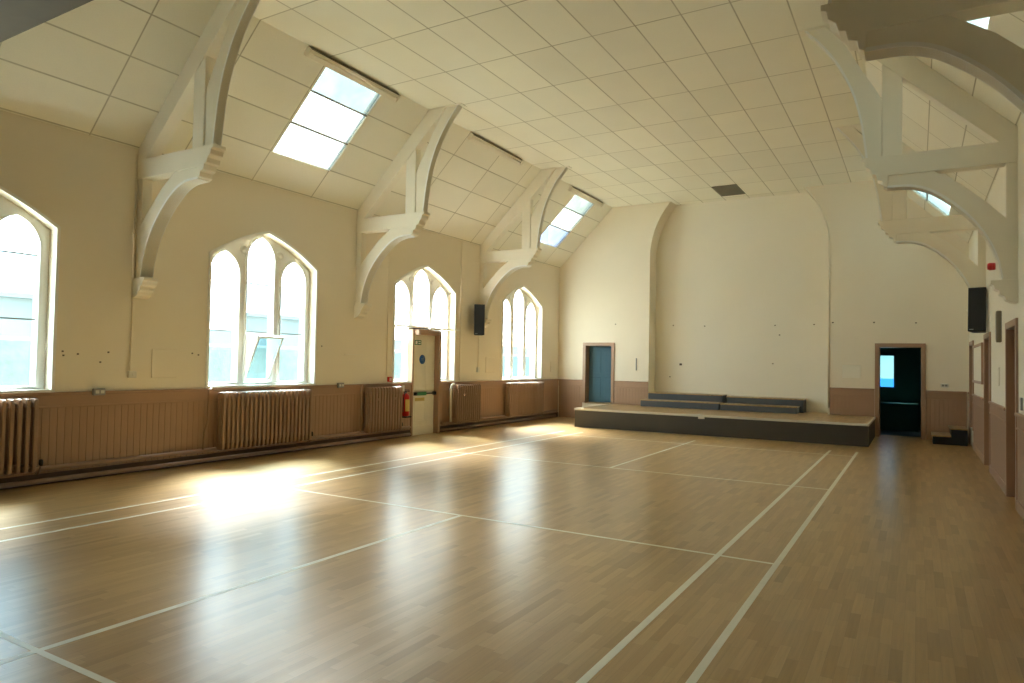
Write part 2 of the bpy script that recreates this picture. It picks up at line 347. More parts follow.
def build_window(idx, c):
    w_ = empty('window_%d' % (idx+1), (XL, c, 0)); tag(w_, kind='structure')
    fx = -0.15                                     # face of the tracery, behind the wall face
    lights = []
    zb = SILL+0.05
    for k, (dc, ap) in enumerate(((-0.70, 3.23), (-0.02, 3.54), (0.665, 3.23))):
        hgt = 0.37; z0 = zb
        if idx == 2 and k == 1: z0 = 2.34
        lights.append(lancet(dc, 0.268, z0, ap-hgt, hgt))
    out = hood(0, HW, SILL+0.001, SPR, APX)
    if idx == 2:
        out = [out[0], (-0.46, SILL), (-0.46, 2.28), (0.37, 2.28), (0.37, SILL)]+out[1:]
        # side lights stop against the door frame
        lights[0] = [(x if z > 2.33 else min(x, -0.475), z) for x, z in lights[0]]
        rl = lights[2]; lights[2] = [(x if z > 2.33 else max(x, 0.40), z) for x, z in rl]
    ax = dict(ux=(0, -1, 0), uy=(0, 0, 1))
    fr = plate_obj('window_frame', M['white'], L2(out), [L2(q) for q in lights], 0.11, (fx, 0, 0), (0, -1, 0), (0, 0, 1), w_)
    # raised moulding round each light
    mb = MB()
    for q in lights:
        cx = sum(p[0] for p in q)/len(q); cz = sum(p[1] for p in q)/len(q)
        big = []
        k = len(q)
        for i, p in enumerate(q):
            a, b = Vector(q[i-1]), Vector(q[(i+1) % k]); d = (b-a).normalized(); nrm = Vector((d.y, -d.x))
            big.append((p[0]+nrm.x*0.032, p[1]+nrm.y*0.032))
        mb.mesh(flat_plate(L2(big), [L2(q)], 0.035, (fx+0.035, 0, 0), (0, -1, 0), (0, 0, 1)))
    mb.build('light_moulding', M['white'], w_)
    # roundels in the spandrels
    mb = MB()
    for yy, zz in ((-0.34, 3.30), (0.37, 3.30)):
        mb.lathe([(0.075, 0), (0.075, 0.012), (0.055, 0.022), (0.05, 0.008), (0.0, 0.008)], 16, Matrix.Translation((fx, yy, zz)) @ Matrix.Rotation(PI/2, 4, 'Y'))
    mb.build('roundel', M['white'], w_)
    # surround moulding on the wall face
    o1 = hood(0, HW+0.035, SILL, SPR+0.02, APX+0.045); i1 = hood(0, HW-0.001, SILL, SPR, APX)
    if idx != 2:
        plate_obj('surround', M['white'], L2(o1), [L2([(y, z+0.0005 if z < 2 else z) for y, z in i1])], 0.03, (0.03, 0, 0), (0, -1, 0), (0, 0, 1), w_)
        MB().box(-0.13, 0.03, -HW-0.04, HW+0.04, SILL-0.03, SILL+0.012, 0.006).build('sill', M['white'], w_)
    else:
        mb = MB()
        n2 = len(o1)
        ring = o1[1:]+[o1[0]]; rin = i1[1:]+[i1[0]]
        for i in range(len(ring)-1):
            a, b, c2, d2 = ring[i], ring[i+1], rin[i+1], rin[i]
            mb.prism([a, b, c2, d2], 0, 0.03, 'x')
        mb.build('surround', M['white'], w_)
        MB().box(-0.13, 0.03, -HW-0.04, -0.475, SILL-0.03, SILL+0.012, 0.006).box(-0.13, 0.03, 0.375, HW+0.04, SILL-0.03, SILL+0.012, 0.006).build('sill', M['white'], w_)
        MB().box(-0.12, 0.06, -HW+0.02, HW+0.14, 2.265, 2.30, 0.005).build('transom', M['white'], w_)
    # panes: tinted below, clear above, per light
    for k, q in enumerate(lights):
        ys = [p[0] for p in q]; zs = [p[1] for p in q]; y0, y1, zt = min(ys), max(ys), max(zs)
        bars = [2.78]
        if idx != 2 or k != 1: bars.append(1.99)
        low = min(zs) < 1.9; ax3 = ((fx-0.06, 0, 0), (0, -1, 0), (0, 0, 1), w_)
        if low and not (idx == 1 and k == 1):
            plate_obj('pane', M['glass_tint'], L2(rect(y0-0.01, y1+0.01, min(zs)-0.01, 1.99)), [], 0.0, *ax3)
        zl = 1.99 if low else min(zs)
        mid = M['glass_mid'] if idx == 0 or (idx == 1 and k > 0) else M['glass']
        plate_obj('pane', mid, L2(rect(y0-0.01, y1+0.01, zl, 2.78)), [], 0.0, *ax3)
        plate_obj('pane', M['glass'], L2([(y0-0.01, 2.78), (y1+0.01, 2.78)]+[p for p in q if p[1] > 2.781]), [], 0.0, *ax3)
        mb = MB()
        for zz in bars: mb.box(fx-0.055, fx-0.035, y0, y1, zz-0.009, zz+0.009)
        mb.build('saddle_bar', M['metal'], w_)
    return w_
wins = [build_window(i, c) for i, c in enumerate(WC)]
# hopper vent tilted into the room in the second window's middle light
hv = empty('hopper_vent', (0, 0, 0)); hv.parent = wins[1]
ya, yb, zb_, zt_ = -0.25-0.02, 0.25-0.02, 1.20, 1.97
tilt = 0.34; fx = -0.18
pt = Vector((fx, 0, zb_)); top = Vector((fx+tilt, 0, zt_-0.05))
hb_ = MB(); d = (top-pt)
def slab(y0, y1, s0, s1, th=0.018):
    a = pt+d*s0; b = pt+d*s1; nx = Vector((-d.z, 0, d.x)).normalized()*th
    return [(a.x, a.z), (b.x, b.z), (b.x-nx.x, b.z-nx.z), (a.x-nx.x, a.z-nx.z)], y0, y1
for args in (slab(ya, ya+0.03, 0, 1), slab(yb-0.03, yb, 0, 1), slab(ya, yb, 0, 0.04), slab(ya, yb, 0.96, 1)):
    hb_.prism(args[0], args[1], args[2], 'y')
hb_.build('hopper_frame', M['white'], hv)
a = slab(ya+0.03, yb-0.03, 0.04, 0.96, 0.006); MB().prism(a[0], a[1], a[2], 'y').build('hopper_pane', M['glass_tint'], hv)
for yy in (ya-0.012, yb):
    MB().prism([(pt.x, pt.z), (top.x, top.z), (fx, zt_)], yy, yy+0.012, 'y').build('cheek', M['white'], hv)

# ------------------------------------------------------------------ right wall with three doorways
RD = [(8.85, 9.95), (5.12, 6.20), (1.80, 2.90)]     # outer casing extents
holes = [rect(a+0.08, b-0.08, 0.36 if i == 0 else -0.05, 2.10) for i, (a, b) in enumerate(RD)]
wr_ = plate_obj('wall_right', M['wall_pale'], rect(YN, YF+0.6, -0.2, ZE+0.12), holes, 0.32, (XR, 0, 0), (0, 1, 0), (0, 0, 1)); tag(wr_, kind='structure')
for i, (a, b) in enumerate(RD):
    z0 = 0.36 if i == 0 else 0.0
    d_ = empty('door_%d' % (i+1), (XR, (a+b)/2, z0)); tag(d_, kind='structure')
    hw = (b-a)/2; H = 2.10-z0
    MB().box(-0.025, 0.14, -hw, -hw+0.085, 0, H+0.085, 0.005).box(-0.025, 0.14, hw-0.085, hw, 0, H+0.085, 0.005)\
        .box(-0.025, 0.14, -hw+0.085, hw-0.085, H, H+0.085, 0.005).build('casing', M['tan'], d_)
    lf = MB().box(0.14, 0.18, -hw+0.085, hw-0.085, 0.005, H).build('door_leaf', M['tan'], d_)
    pm = MB()
    for y0, y1 in ((-hw+0.18, -0.05), (0.05, hw-0.18)):
        for z_0, z_1 in ((0.15, 0.75), (0.90, H-0.15)):
            pm.box(0.128, 0.14, y0, y1, z_0, z_1, 0.006)
    pm.build('door_panel', M['tan'], d_)
    MB().tube([(0.13, -hw+0.14, 0.98), (0.09, -hw+0.14, 0.98), (0.09, -hw+0.24, 0.98)], 0.01).build('door_handle', M['metal'], d_)

# ------------------------------------------------------------------ far wall: arch recess and two doorways
AC, AR, AZ = -3.13, 2.25, 4.53
arch = [(AC-AR, 0.0), (AC+AR, 0.0)]+[(AC+AR*math.cos(t*PI/36), AZ+AR*math.sin(t*PI/36)) for t in range(0, 37)]
D1 = (-7.27, -6.46, 0.46, 2.10); D2 = (0.20, 1.06, 0.0, 2.09)
out = [(XL-0.4, -0.2), (XR+0.4, -0.2), (XR+0.4, 7.2), (XL-0.4, 7.2)]
# axes (x, z) give a normal of -y; start at the back and come forward
wf = plate_obj('wall_back', M['wall'], out, [[(x, max(z, 0.02)) for x, z in arch], rect(D1[0], D1[1], 0.44, D1[3]), rect(D2[0], D2[1], -0.05, D2[3])], 0.55, (0, YF+0.55, 0), (1, 0, 0), (0, 0, 1)); tag(wf, kind='structure')
wf2 = MB().box(AC-AR-0.3, AC+AR+0.3, YF+0.55, YF+0.75, -0.2, 7.2).build('wall_recess', M['wall_pale']); tag(wf2, kind='structure')
# raised bead round the right side of the arch
bd = MB()
bp_ = [(AC+AR+0.0, 0.62), (AC+AR, AZ)]+[(AC+AR*math.cos(t*PI/36), AZ+AR*math.sin(t*PI/36)) for t in range(1, 15)]
bd.tube([(x+0.015, YF-0.004, z) for x, z in bp_], 0.022, 8)
tag(bd.build('trim_6', M['timber']), kind='structure')
# fixings left in the plaster
for i, (x, z, yy) in enumerate([(-6.36, 2.7, 0), (-4.87, 2.68, .55), (-4.0, 2.65, .55), (-4.65, 1.6, .55), (-2.24, 1.66, .55), (-2.08, 2.4, .55), (-2.19, 2.65, .55), (-1.26, 2.66, .55), (-0.78, 2.67, 0), (0.1, 2.66, 0), (-4.95, 1.25, .55), (0.95, 2.64, 0)]):
    big = 0.035 if i in (3,) else 0.018
    f_ = MB().box(x-big, x+big, YF+yy-0.012, YF+yy, z-big*0.8, z+big*0.8, 0.004).build('fixing', M['dusty'] if i in (3, 8, 9) else M['vent'], wf if yy == 0 else wf2)

def back_door(name, D, fw=0.09):
    x0, x1, z0, z1 = D
    d_ = empty(name, ((x0+x1)/2, YF, z0)); tag(d_, kind='structure'); hw = (x1-x0)/2; H = z1-z0
    MB().box(-hw-fw, -hw+0.01, -0.03, 0.55, 0, H+fw, 0.004).box(hw-0.01, hw+fw, -0.03, 0.55, 0, H+fw, 0.004).box(-hw, hw, -0.03, 0.55, H-0.01, H+fw, 0.004).build('casing', M['tan'], d_)
    return d_
bd1 = back_door('door_4', D1, 0.08); bd2 = back_door('door_5', D2, 0.08)
# blue door standing slightly open at the left doorway
bl = MB().box(0, 0.79, -0.02, 0.02, 0.01, 1.62, 0.003).build('door_leaf', M['teal_door'], bd1); bl['label'] = 'blue painted door leaf'
bl.location = (-0.395, 0.24, 0); bl.rotation_euler = (0, 0, math.radians(20))
MB().box(0.06, 0.34, -0.03, -0.02, 0.85, 1.50, 0.004).box(0.45, 0.73, -0.03, -0.02, 0.85, 1.50, 0.004).box(0.06, 0.34, -0.03, -0.02, 0.12, 0.72, 0.004).box(0.45, 0.73, -0.03, -0.02, 0.12, 0.72, 0.004).build('door_panel', M['teal_door'], bl)
MB().tube([(0.7, -0.03, 0.8), (0.7, -0.07, 0.8), (0.62, -0.07, 0.8)], 0.009).build('door_handle', M['metal'], bl)

# small dark room seen through the right doorway, and a lobby behind the left one
RX0, RX1, RY1 = -0.6, 2.2, 13.0; ry0 = YF+0.55
tag(MB().box(RX0-.1, RX1+.1, ry0, RY1+.1, -0.2, 0.0).build('floor_back_room', M['dark_floor']), kind='structure')
tag(MB().box(RX0-.1, RX1+.1, ry0, RY1+.1, 2.6, 2.7).build('ceiling_back_room', M['dark_room']), kind='structure')
tag(MB().box(RX0-.1, RX0, ry0, RY1+.1, 0, 2.6).build('wall_back_room_left', M['dark_room']), kind='structure')
tag(MB().box(RX1, RX1+.1, ry0, RY1+.1, 0, 2.6).build('wall_back_room_right', M['dark_room']), kind='structure')
tag(plate_obj('wall_back_room', M['dark_room'], rect(RX0, RX1, 0, 2.6), [rect(-0.16, 0.44, 1.10, 1.93)], 0.1, (0, RY1+.1, 0), (1, 0, 0), (0, 0, 1)), kind='structure')
w5 = empty('window_5', (0.14, RY1, 1.1)); tag(w5, kind='structure')
MB().box(-0.33, -0.30, -0.02, 0.06, -0.03, 0.86).box(0.30, 0.33, -0.02, 0.06, -0.03, 0.86).box(-0.30, 0.30, -0.02, 0.06, 0.83, 0.86).box(-0.34, 0.34, -0.06, 0.06, -0.03, 0.0).build('window_frame', M['teal_door'], w5)
MB().box(-0.30, 0.30, 0.03, 0.036, 0.22, 0.83).build('pane', M['glass_room'], w5)
MB().box(-0.30, 0.30, 0.03, 0.036, 0.0, 0.22).build('pane', M['blue_glass'], w5)
cp = MB().box(0.05, 1.0, RY1-0.5, RY1-0.02, 0.0, 0.70, 0.01).build('low_cupboard', M['dark_room']); tag(cp, 'dark green low cupboard inside the room beyond the right doorway', 'cupboard')
LX0, LX1 = -8.2, -6.0
tag(MB().box(LX0, LX1, ry0, 12.4, 0.26, 0.46).box(D1[0]+0.002, D1[1]-0.002, YF-0.02, ry0, 0.441, 0.461).build('floor_lobby', M['floor']), kind='structure')
tag(MB().box(LX0, LX1, ry0, 12.4, 2.4, 2.5).build('ceiling_lobby', M['dim']), kind='structure')
tag(MB().box(LX0-.1, LX0, ry0, 12.5, 0.26, 2.5).build('wall_lobby_left', M['dim']), kind='structure')
tag(MB().box(LX1, LX1+.1, ry0, 12.5, 0.26, 2.5).build('wall_lobby_right', M['dim']), kind='structure')
tag(MB().box(LX0, LX1, 12.4, 12.5, 0.26, 2.5).build('wall_lobby_back', M['dim']), kind='structure')

# near end wall, unseen behind the camera; coloured dark to dim this end
tag(MB().box(XL-0.4, XR+0.4, YN-0.3, YN, -0.2, 7.2).build('wall_front', M['beam']), kind='structure')

# ------------------------------------------------------------------ ceiling
# flat part: uv = (y, x)
plc = plate_obj('ceiling', M['tile'], [(YN, XL+SLP-0.001), (YF+0.55, XL+SLP-0.001), (YF+0.55, XR-SLP+0.001), (YN, XR-SLP+0.001)], [], 0.15, (0, 0, ZC+0.15), (0, 1, 0), (1, 0, 0))
tag(plc, kind='structure')
SLEN = SLP*math.sqrt(2)
R2_ = math.sqrt(2)
SKYW = [(-0.57, 0.66), (8.10, 9.32)]
s0, s1 = (XL+0.42)*0+0.42*R2_, 1.56*R2_
for side, nm in ((-1, 'ceiling_slope_left'), (1, 'ceiling_slope_right')):
    xb = XL if side < 0 else XR
    org = Vector((xb, 0, ZE)); uy = Vector((-side, 0, 1)).normalized()
    ux = Vector((0, 1, 0))
    # ux x uy for left = (1/r2,0,-1/r2)... choose so that thickness goes up and out
    nn = ux.cross(uy)
    outl = rect(YN, YF+0.55, -0.45, SLEN+0.08)
    hl = [rect(a, b, s0, s1) for a, b in SKYW]
    if nn.z > 0: p_ = plate_obj(nm, M['tile_slope'], outl, hl, 0.12, org, ux, uy)
    else: p_ = plate_obj(nm, M['tile_slope'], outl, hl, 0.12, org-nn*0.12, ux, uy)
    tag(p_, kind='structure')
    for k, (a, b) in enumerate(SKYW):
        s_ = empty('window_%d' % (6+k+(0 if side < 0 else 2)), (0, 0, 0)); tag(s_, kind='structure')
        up = -nn if nn.z < 0 else nn
        # three panels; top teal, middle pale, bottom pale / blue
        cuts = [s0, 0.82*R2_, 1.235*R2_, s1]
        mats = [M['skyl_pale'] if k == 0 else M['skyl_blue'], M['skyl_pale'], M['skyl']] if side < 0 else [M['skyl_teal']]*3
        for j in range(3):
            q = rect(a-0.01, b+0.01, cuts[j]-(0.01 if j == 0 else 0), cuts[j+1]+(0.01 if j == 2 else 0))
            plate_obj('skylight_panel', mats[j], q, [], 0.0, org+up*0.035-(nn*0.0), ux, uy, s_)
        bars = MB()
        for cc in cuts[1:3]:
            bars.mesh(flat_plate(rect(a, b, cc-0.011, cc+0.011), [], 0.03, org+up*0.002 if nn.z > 0 else org+up*0.032, ux, uy))
        bars.build('glazing_bar', M['vent'], s_)

# downstand beam across the hall near the camera
bz = 4.50
bm_ = MB().prism([(-5.75, bz), (-4.80, bz), (-4.80, ZC), (-5.75, ZC)], -7.98, XR-0.12, 'x').build('trim_1', M['beam']); tag(bm_, kind='structure')

# ceiling vent grille near the far wall
vg = empty('ceiling_vent', (-3.14, 9.82, ZC)); tag(vg, 'grey brown square grille let into the flat ceiling near the back wall', 'vent')
MB().box(-0.30, -0.27, -0.52, 0.50, -0.02, 0.0).box(0.27, 0.30, -0.52, 0.50, -0.02, 0.0).box(-0.27, 0.27, -0.52, -0.49, -0.02, 0.0).box(-0.27, 0.27, 0.47, 0.50, -0.02, 0.0).build('frame', M['vent'], vg)
sl = MB()
for k in range(14): sl.box(-0.27, 0.27, -0.48+k*0.068, -0.445+k*0.068, -0.014, 0.0)
sl.build('slat', M['vent'], vg)
MB().box(-0.27, 0.27, -0.49, 0.47, -0.004, 0.0).build('backing', M['dusty'], vg)

# ------------------------------------------------------------------ roof trusses
def arcpts(pts, n=14):
    """smooth polyline through points (Catmull-Rom)"""
    P = [Vector(p) for p in pts]; P = [P[0]*2-P[1]]+P+[P[-1]*2-P[-2]]; out = []
    for i in range(1, len(P)-2):
        for k in range(n):
            t = k/n; a, b, c, d = P[i-1], P[i], P[i+1], P[i+2]
            out.append(tuple(0.5*((2*b)+(-a+c)*t+(2*a-5*b+4*c-d)*t*t+(-a+3*b-3*c+d)*t**3)))
    out.append(tuple(P[-2])); return out
def make_truss(name):
    r = empty(name)
    T = 0.075
    m = M['timber']
    MB().prism([(0.0, 2.60), (0.11, 2.60), (0.11, 4.0), (0.0, 4.0)], -T, T, 'y', 0.006).build('wall_post', m, r)
    # moulded corbel
    cp = [(0, 2.62), (0.26, 2.62), (0.26, 2.58), (0.235, 2.565), (0.22, 2.52), (0.18, 2.50), (0.175, 2.46), (0.13, 2.43), (0.115, 2.39), (0.06, 2.36), (0.0, 2.35)]
    MB().prism(cp, -0.105, 0.105, 'y', 0.004).build('corbel', m, r)
    low = arcpts([(0.15, 2.62), (0.19, 2.84), (0.27, 3.06), (0.41, 3.30), (0.61, 3.53), (0.85, 3.72), (1.06, 3.80), (1.315, 3.815)], 5)
    upp = [(1.315, 3.975), (0.83, 3.975), (0.55, 3.78), (0.30, 3.54), (0.06, 3.28), (0.06, 2.62)]
    cb_ = MB().prism(low+upp, -0.078, 0.078, 'y').build('curved_brace', m, r)
    lowr = [(x, z) for x, z in low]
    edge = MB()
    ring = lowr+[(x-0.02*0.6, z+0.028) for x, z in lowr[::-1]]
    edge.prism(ring, -0.09, 0.09, 'y').build('brace_moulding', M['white'], cb_)  # white on a cream brace: the lit rim is painted in
    hb = [(0.0, 3.965), (1.30, 3.965), (1.31, 3.82), (1.35, 3.84), (1.36, 3.90), (1.42, 3.92), (1.435, 3.99), (1.48, 4.00), (1.50, 4.06), (1.55, 4.10), (1.56, 4.16), (1.60, 4.175), (1.60, 4.22), (0.0, 4.22)]
    MB().prism(hb, -0.095, 0.095, 'y', 0.005).build('hammer_beam', m, r)
    MB().prism([(0, 4.16), (0.0, ZE-0.004), (SLP-0.004, ZC-0.004), (2.03, ZC-0.004), (0.16, 4.21)], -0.085, 0.085, 'y', 0.004).build('rafter', m, r)
    MB().prism([(1.15, 4.215), (1.37, 4.215), (1.37, 5.42), (1.15, 5.20)], -0.07, 0.07, 'y', 0.006).build('post', m, r)
    oc = arcpts([(1.55, 4.215), (1.585, 4.50), (1.63, 4.78), (1.72, 5.12), (1.88, 5.48), (2.06, 5.76), (2.28, 6.025)], 5)
    ic = arcpts([(2.02, 6.025), (1.80, 5.74), (1.58, 5.33), (1.45, 5.10), (1.375, 4.92), (1.375, 4.6), (1.375, 4.215)], 5)
    ab_ = MB().prism(oc+ic, -0.048, 0.048, 'y').build('arch_brace', m, r)
    ring = oc+[(x-0.025, z+0.004) for x, z in oc[::-1]]
    ring = [(x, min(z, ZC-0.003)) for x, z in ring]
    MB().prism(ring, -0.06, 0.06, 'y').build('brace_moulding', M['white'], ab_)  # arch edge painted white for the light it catches
    MB().box(1.62, 2.34, -0.09, 0.09, ZC-0.012, ZC-0.002).build('head_plate', m, r)
    return r
tr0 = make_truss('roof_truss')
where = ['nearest the camera on the left wall, right of the leftmost window', 'on the left wall between the vent window and the fire door', 'on the left wall beyond the fire door, above the speaker']
whereR = ['nearest the camera on the right, dark against the top edge', 'second from the camera on the right wall', 'farthest on the right wall, above the black speaker']
first = True
for side in (0, 1):
    for k, y in enumerate(TRY):
        if first: t = tr0; first = False
        else:
            t = tr0.copy(); COL.objects.link(t)
            for ch in list(tr0.children):
                c = ch.copy(); COL.objects.link(c); c.parent = t
                for g_ in list(ch.children):
                    d_ = g_.copy(); COL.objects.link(d_); d_.parent = c
        if side == 0: t.location = (XL, y, 0); t.rotation_euler = (0, 0, 0)
        else: t.location = (XR, y, 0); t.rotation_euler = (0, 0, PI)
        tag(t, 'cream timber truss '+(where if side == 0 else whereR)[k], 'roof truss', 'cream hammer beam trusses')

# ------------------------------------------------------------------ wainscot
def boards(y0, y1, z0, z1, pitch=0.088, dep=0.016):
    """tongue and groove sheet in local coords: runs along +x from y0 to y1, face at y = -dep"""
    pts = [(y0, 0.0)]; n = max(1, round((y1-y0)/pitch)); p = (y1-y0)/n
    for i in range(n):
        a = y0+i*p
        pts += [(a+0.0, -dep+0.006), (a+0.005, -dep), (a+p-0.005, -dep), (a+p, -dep+0.006)]
    pts.append((y1, 0.0))
    return pts
def wainscot(name, a, b, side, gaps=(), H=1.10):
    """side: 'L' along y on left wall, 'R' on right wall, 'B' along x on back wall"""
    r = empty(name); tag(r, kind='structure')
    if side == 'L': mx = Matrix.Translation((XL, 0, 0)) @ Matrix.Rotation(PI/2, 4, 'Z')      # local x -> +y, local -y -> +x
    elif side == 'R': mx = Matrix.Translation((XR, 0, 0)) @ Matrix.Rotation(-PI/2, 4, 'Z')   # local x -> -y, local -y -> -x
    else: mx = Matrix.Translation((0, YF, 0))
    spans = []; cur = a
    for g0, g1 in sorted(gaps):
        if g0 > cur: spans.append((cur, g0))
        cur = g1
    if cur < b: spans.append((cur, b))
    bb, rr, tt, kk = MB(), MB(), MB(), MB()
    for s, e in spans:
        s_, e_ = (s, e) if side != 'R' else (-e, -s)
        z0 = 0.0
        bb.prism(boards(s_, e_, 0, 0.9, dep=0.014), 0.10, 0.93, 'z', 0, mx)
        rr.box(s_, e_, -0.018, 0, 0.93, H-0.03, 0.0, mx)
        rr.box(s_, e_, -0.026, 0, 0.915, 0.94, 0.004, mx)
        tt.box(s_, e_, -0.04, 0, H-0.03, H+0.008, 0.006, mx)
        kk.box(s_, e_, -0.025, 0, 0.001, 0.13, 0.005, mx)
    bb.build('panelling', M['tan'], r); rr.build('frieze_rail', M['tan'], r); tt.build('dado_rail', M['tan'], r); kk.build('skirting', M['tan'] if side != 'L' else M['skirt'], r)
    return r
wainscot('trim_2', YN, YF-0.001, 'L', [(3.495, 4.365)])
wainscot('trim_3', YN, YF-0.001, 'R', [(a-0.005, b+0.005) for a, b in RD])
wainscot('trim_4', XL+0.045, AC-AR-0.001, 'B', [(D1[0]-0.085, D1[1]+0.085)])
wainscot('trim_5', AC+AR+0.04, XR-0.045, 'B', [(D2[0]-0.085, D2[1]+0.085)])

# ------------------------------------------------------------------ stage and risers
st = empty('stage', (-3.07, 7.77, 0)); tag(st, 'long low dark fronted stage with wooden top before the arch recess', 'stage')
SXL, SXR = -6.39+3.07, 0.14+3.07
MB().box(SXL+0.01, SXR-0.01, 0.01, YF-7.77-0.045, 0.0, 0.425).build('front_panel', M['dark_face'], st)['label'] = 'dark brown painted sides'
MB().box(SXL+0.03, SXR-0.03, 0.03, YF-7.77-0.045, 0.425, 0.46).box(AC-AR+3.07+0.02, AC+AR+3.07-0.02, YF-7.77-0.045, YF-7.77+0.54, 0.425, 0.46).build('deck', M['floor'], st)['label'] = 'wooden deck boards'
MB().box(SXL, SXR, 0.0, 0.035, 0.415, 0.463, 0.003).box(SXL, SXL+0.035, 0.035, YF-7.77-0.045, 0.415, 0.463, 0.003).box(SXR-0.035, SXR, 0.035, YF-7.77-0.045, 0.415, 0.463, 0.003).build('edge_strip', M['edge'], st)['label'] = 'pale nosing strip'
def riser(x0, x1, y0, y1, h, label):
    r = empty('stage_riser', ((x0+x1)/2, y0, 0.463)); hw = (x1-x0)/2; D = y1-y0
    tag(r, label, 'riser', 'slate fronted risers on the stage')
    MB().box(-hw+0.01, hw-0.01, 0.01, D-0.01, 0, h-0.025).build('side_panel', M['slate'], r)
    MB().box(-hw, hw, 0.0, D, h-0.025, h, 0.004).build('riser_top', M['floor'], r)
riser(-5.42, -3.34, 9.82, 10.28, 0.18, 'lower front riser on the left half of the stage, slate sides and wooden top')
riser(-3.31, -1.50, 9.82, 10.28, 0.165, 'lower front riser on the right half of the stage, slate sides and wooden top')
riser(-5.375, -3.38, 10.30, 10.88, 0.36, 'taller back riser on the left half of the stage against the recess')
riser(-3.27, -1.42, 10.30, 10.88, 0.335, 'taller back riser on the right half of the stage against the recess')
lb = MB().box(-3.30, -3.16, 7.762, 7.7795, 0.375, 0.435, 0.002).build('cover_plate', M['plastic']); tag(lb, 'small white cover plate on the dark stage front', 'cover plate')
# steps in the far right corner
cs = empty('corner_steps', (1.57, 9.35, 0)); tag(cs, 'two small black steps with wooden treads in the far right corner', 'steps')
MB().box(-0.31, 0.02, 0, 0.93, 0, 0.165).box(0.02, 0.31, 0, 0.93, 0, 0.325).build('side_panel', M['black'], cs)
MB().box(-0.33, 0.02, -0.01, 0.94, 0.165, 0.19, 0.003).box(0.0, 0.31, -0.01, 0.94, 0.325, 0.35, 0.003).build('tread', M['floor'], cs)

# ------------------------------------------------------------------ radiators
def rad_section():
    H = 0.86; D = 0.15; r = 0.045
    def rr(x0, x1, z0, z1, r, n=5):
        p = []
        for cx, cz, a0 in ((x1-r, z0+r, -PI/2), (x1-r, z1-r, 0), (x0+r, z1-r, PI/2), (x0+r, z0+r, PI)):
            for i in range(n+1):
                a = a0+PI/2*i/n; p.append((cx+r*math.cos(a), cz+r*math.sin(a)))
        return p
    me = flat_plate(rr(0, D, 0, H, r), [rr(0.045, 0.065, 0.10, H-0.10, 0.0099), rr(0.09, 0.11, 0.10, H-0.10, 0.0099)], 0.044, (0, 0.022, 0), (1, 0, 0), (0, 0, 1), 0.010)
    for p in me.polygons: p.use_smooth = True
    return me
sec = rad_section(); sec.materials.clear(); sec.materials.append(M['rad']); sec.name = 'radiator_column'
def radiator(y0, y1, label):
    r = empty('radiator', (XL+0.07, (y0+y1)/2, 0.19)); tag(r, label, 'radiator', 'cast iron column radiators under the windows')
    n = round((y1-y0)/0.082); p = (y1-y0)/n; L = y1-y0
    for i in range(n):
        o = bpy.data.objects.new('radiator_column', sec); COL.objects.link(o); o.parent = r; o.location = (0.03, -L/2+p*(i+0.5), 0)
    for zz in (0.06, 0.80): MB().tube([(0.105, -L/2+0.02, zz), (0.105, L/2-0.02, zz)], 0.02).build('connecting_rail', M['rad'], r)
    vp_ = MB().tube([(0.105, L/2-0.02, 0.06), (0.105, L/2+0.06, 0.06), (0.05, L/2+0.06, -0.04), (0.0, L/2+0.06, -0.04)], 0.012).build('valve_pipe', M['rad'], r)
    MB().lathe([(0.02, 0), (0.024, 0.03), (0.02, 0.07), (0.01, 0.075)], 12, Matrix.Translation((0.105, L/2+0.06, 0.06))).build('valve', M['black'], vp_)
    for yy in (-L/4, L/4):
        MB().box(-0.03, 0.19, yy-0.008, yy+0.008, 0.62, 0.635).box(0.182, 0.194, yy-0.022, yy+0.022, 0.605, 0.65, 0.003).build('wall_bracket', M['rad'], r)
    return r
radiator(-5.40, -3.66, 'tan cast iron radiator at the left edge of the view, under the leftmost window')
radiator(-1.20, 0.58, 'wide tan cast iron radiator under the window with the open vent')
radiator(1.98, 2.97, 'narrow tan radiator left of the fire extinguisher')
radiator(4.86, 5.86, 'narrow tan radiator right of the fire door')
radiator(7.17, 9.05, 'wide tan radiator under the farthest left window')

# heating pipes along the foot of the wall
def pipe(y0, y1, z, label):
    o = MB().tube([(0, y0-(y0+y1)/2, 0), (0, y1-(y0+y1)/2, 0)], 0.030, 12).build('heating_pipe', M['rad']); o.location = (XL+0.066, (y0+y1)/2, z)
    tag(o, label, 'pipe', 'tan heating pipes along the left wall')
    for s in (0.15, 0.5, 0.85):
        MB().box(-0.06+0.027, 0.0, -0.012, 0.012, -0.012, 0.012).build('pipe_clip', M['rad'], o).location = (0, (s-0.5)*(y1-y0), 0)
pipe(YN+0.1, 3.42, 0.195, 'upper tan heating pipe along the wall left of the fire door')
pipe(YN+0.1, 3.42, 0.05, 'lower tan heating pipe at the floor left of the fire door')
pipe(4.52, 10.1, 0.195, 'upper tan heating pipe along the wall right of the fire door')
pipe(4.52, 10.1, 0.05, 'lower tan heating pipe at the floor right of the fire door')
rp_ = MB().tube([(0, 0, 0), (0, 0.02, 0.25), (0, 0.06, 0.40), (0, 0.07, 0.70), (0, 0.07, 0.86), (0, 0.12, 0.89)], 0.016).build('riser_pipe', M['rad']); rp_.location = (XL+0.13, -1.42, 0.22)
tag(rp_, 'thin bent pipe rising at the left end of the wide radiator below the vent window', 'pipe')
rp2 = MB().tube([(0, 0, 0), (0, 0, 0.80), (0, 0.04, 0.86), (0, 0.10, 0.87)], 0.016).build('riser_pipe', M['rad']); rp2.location = (XL+0.13, 1.88, 0.22)
tag(rp2, 'thin upright pipe at the left end of the narrow radiator by the extinguisher', 'pipe')
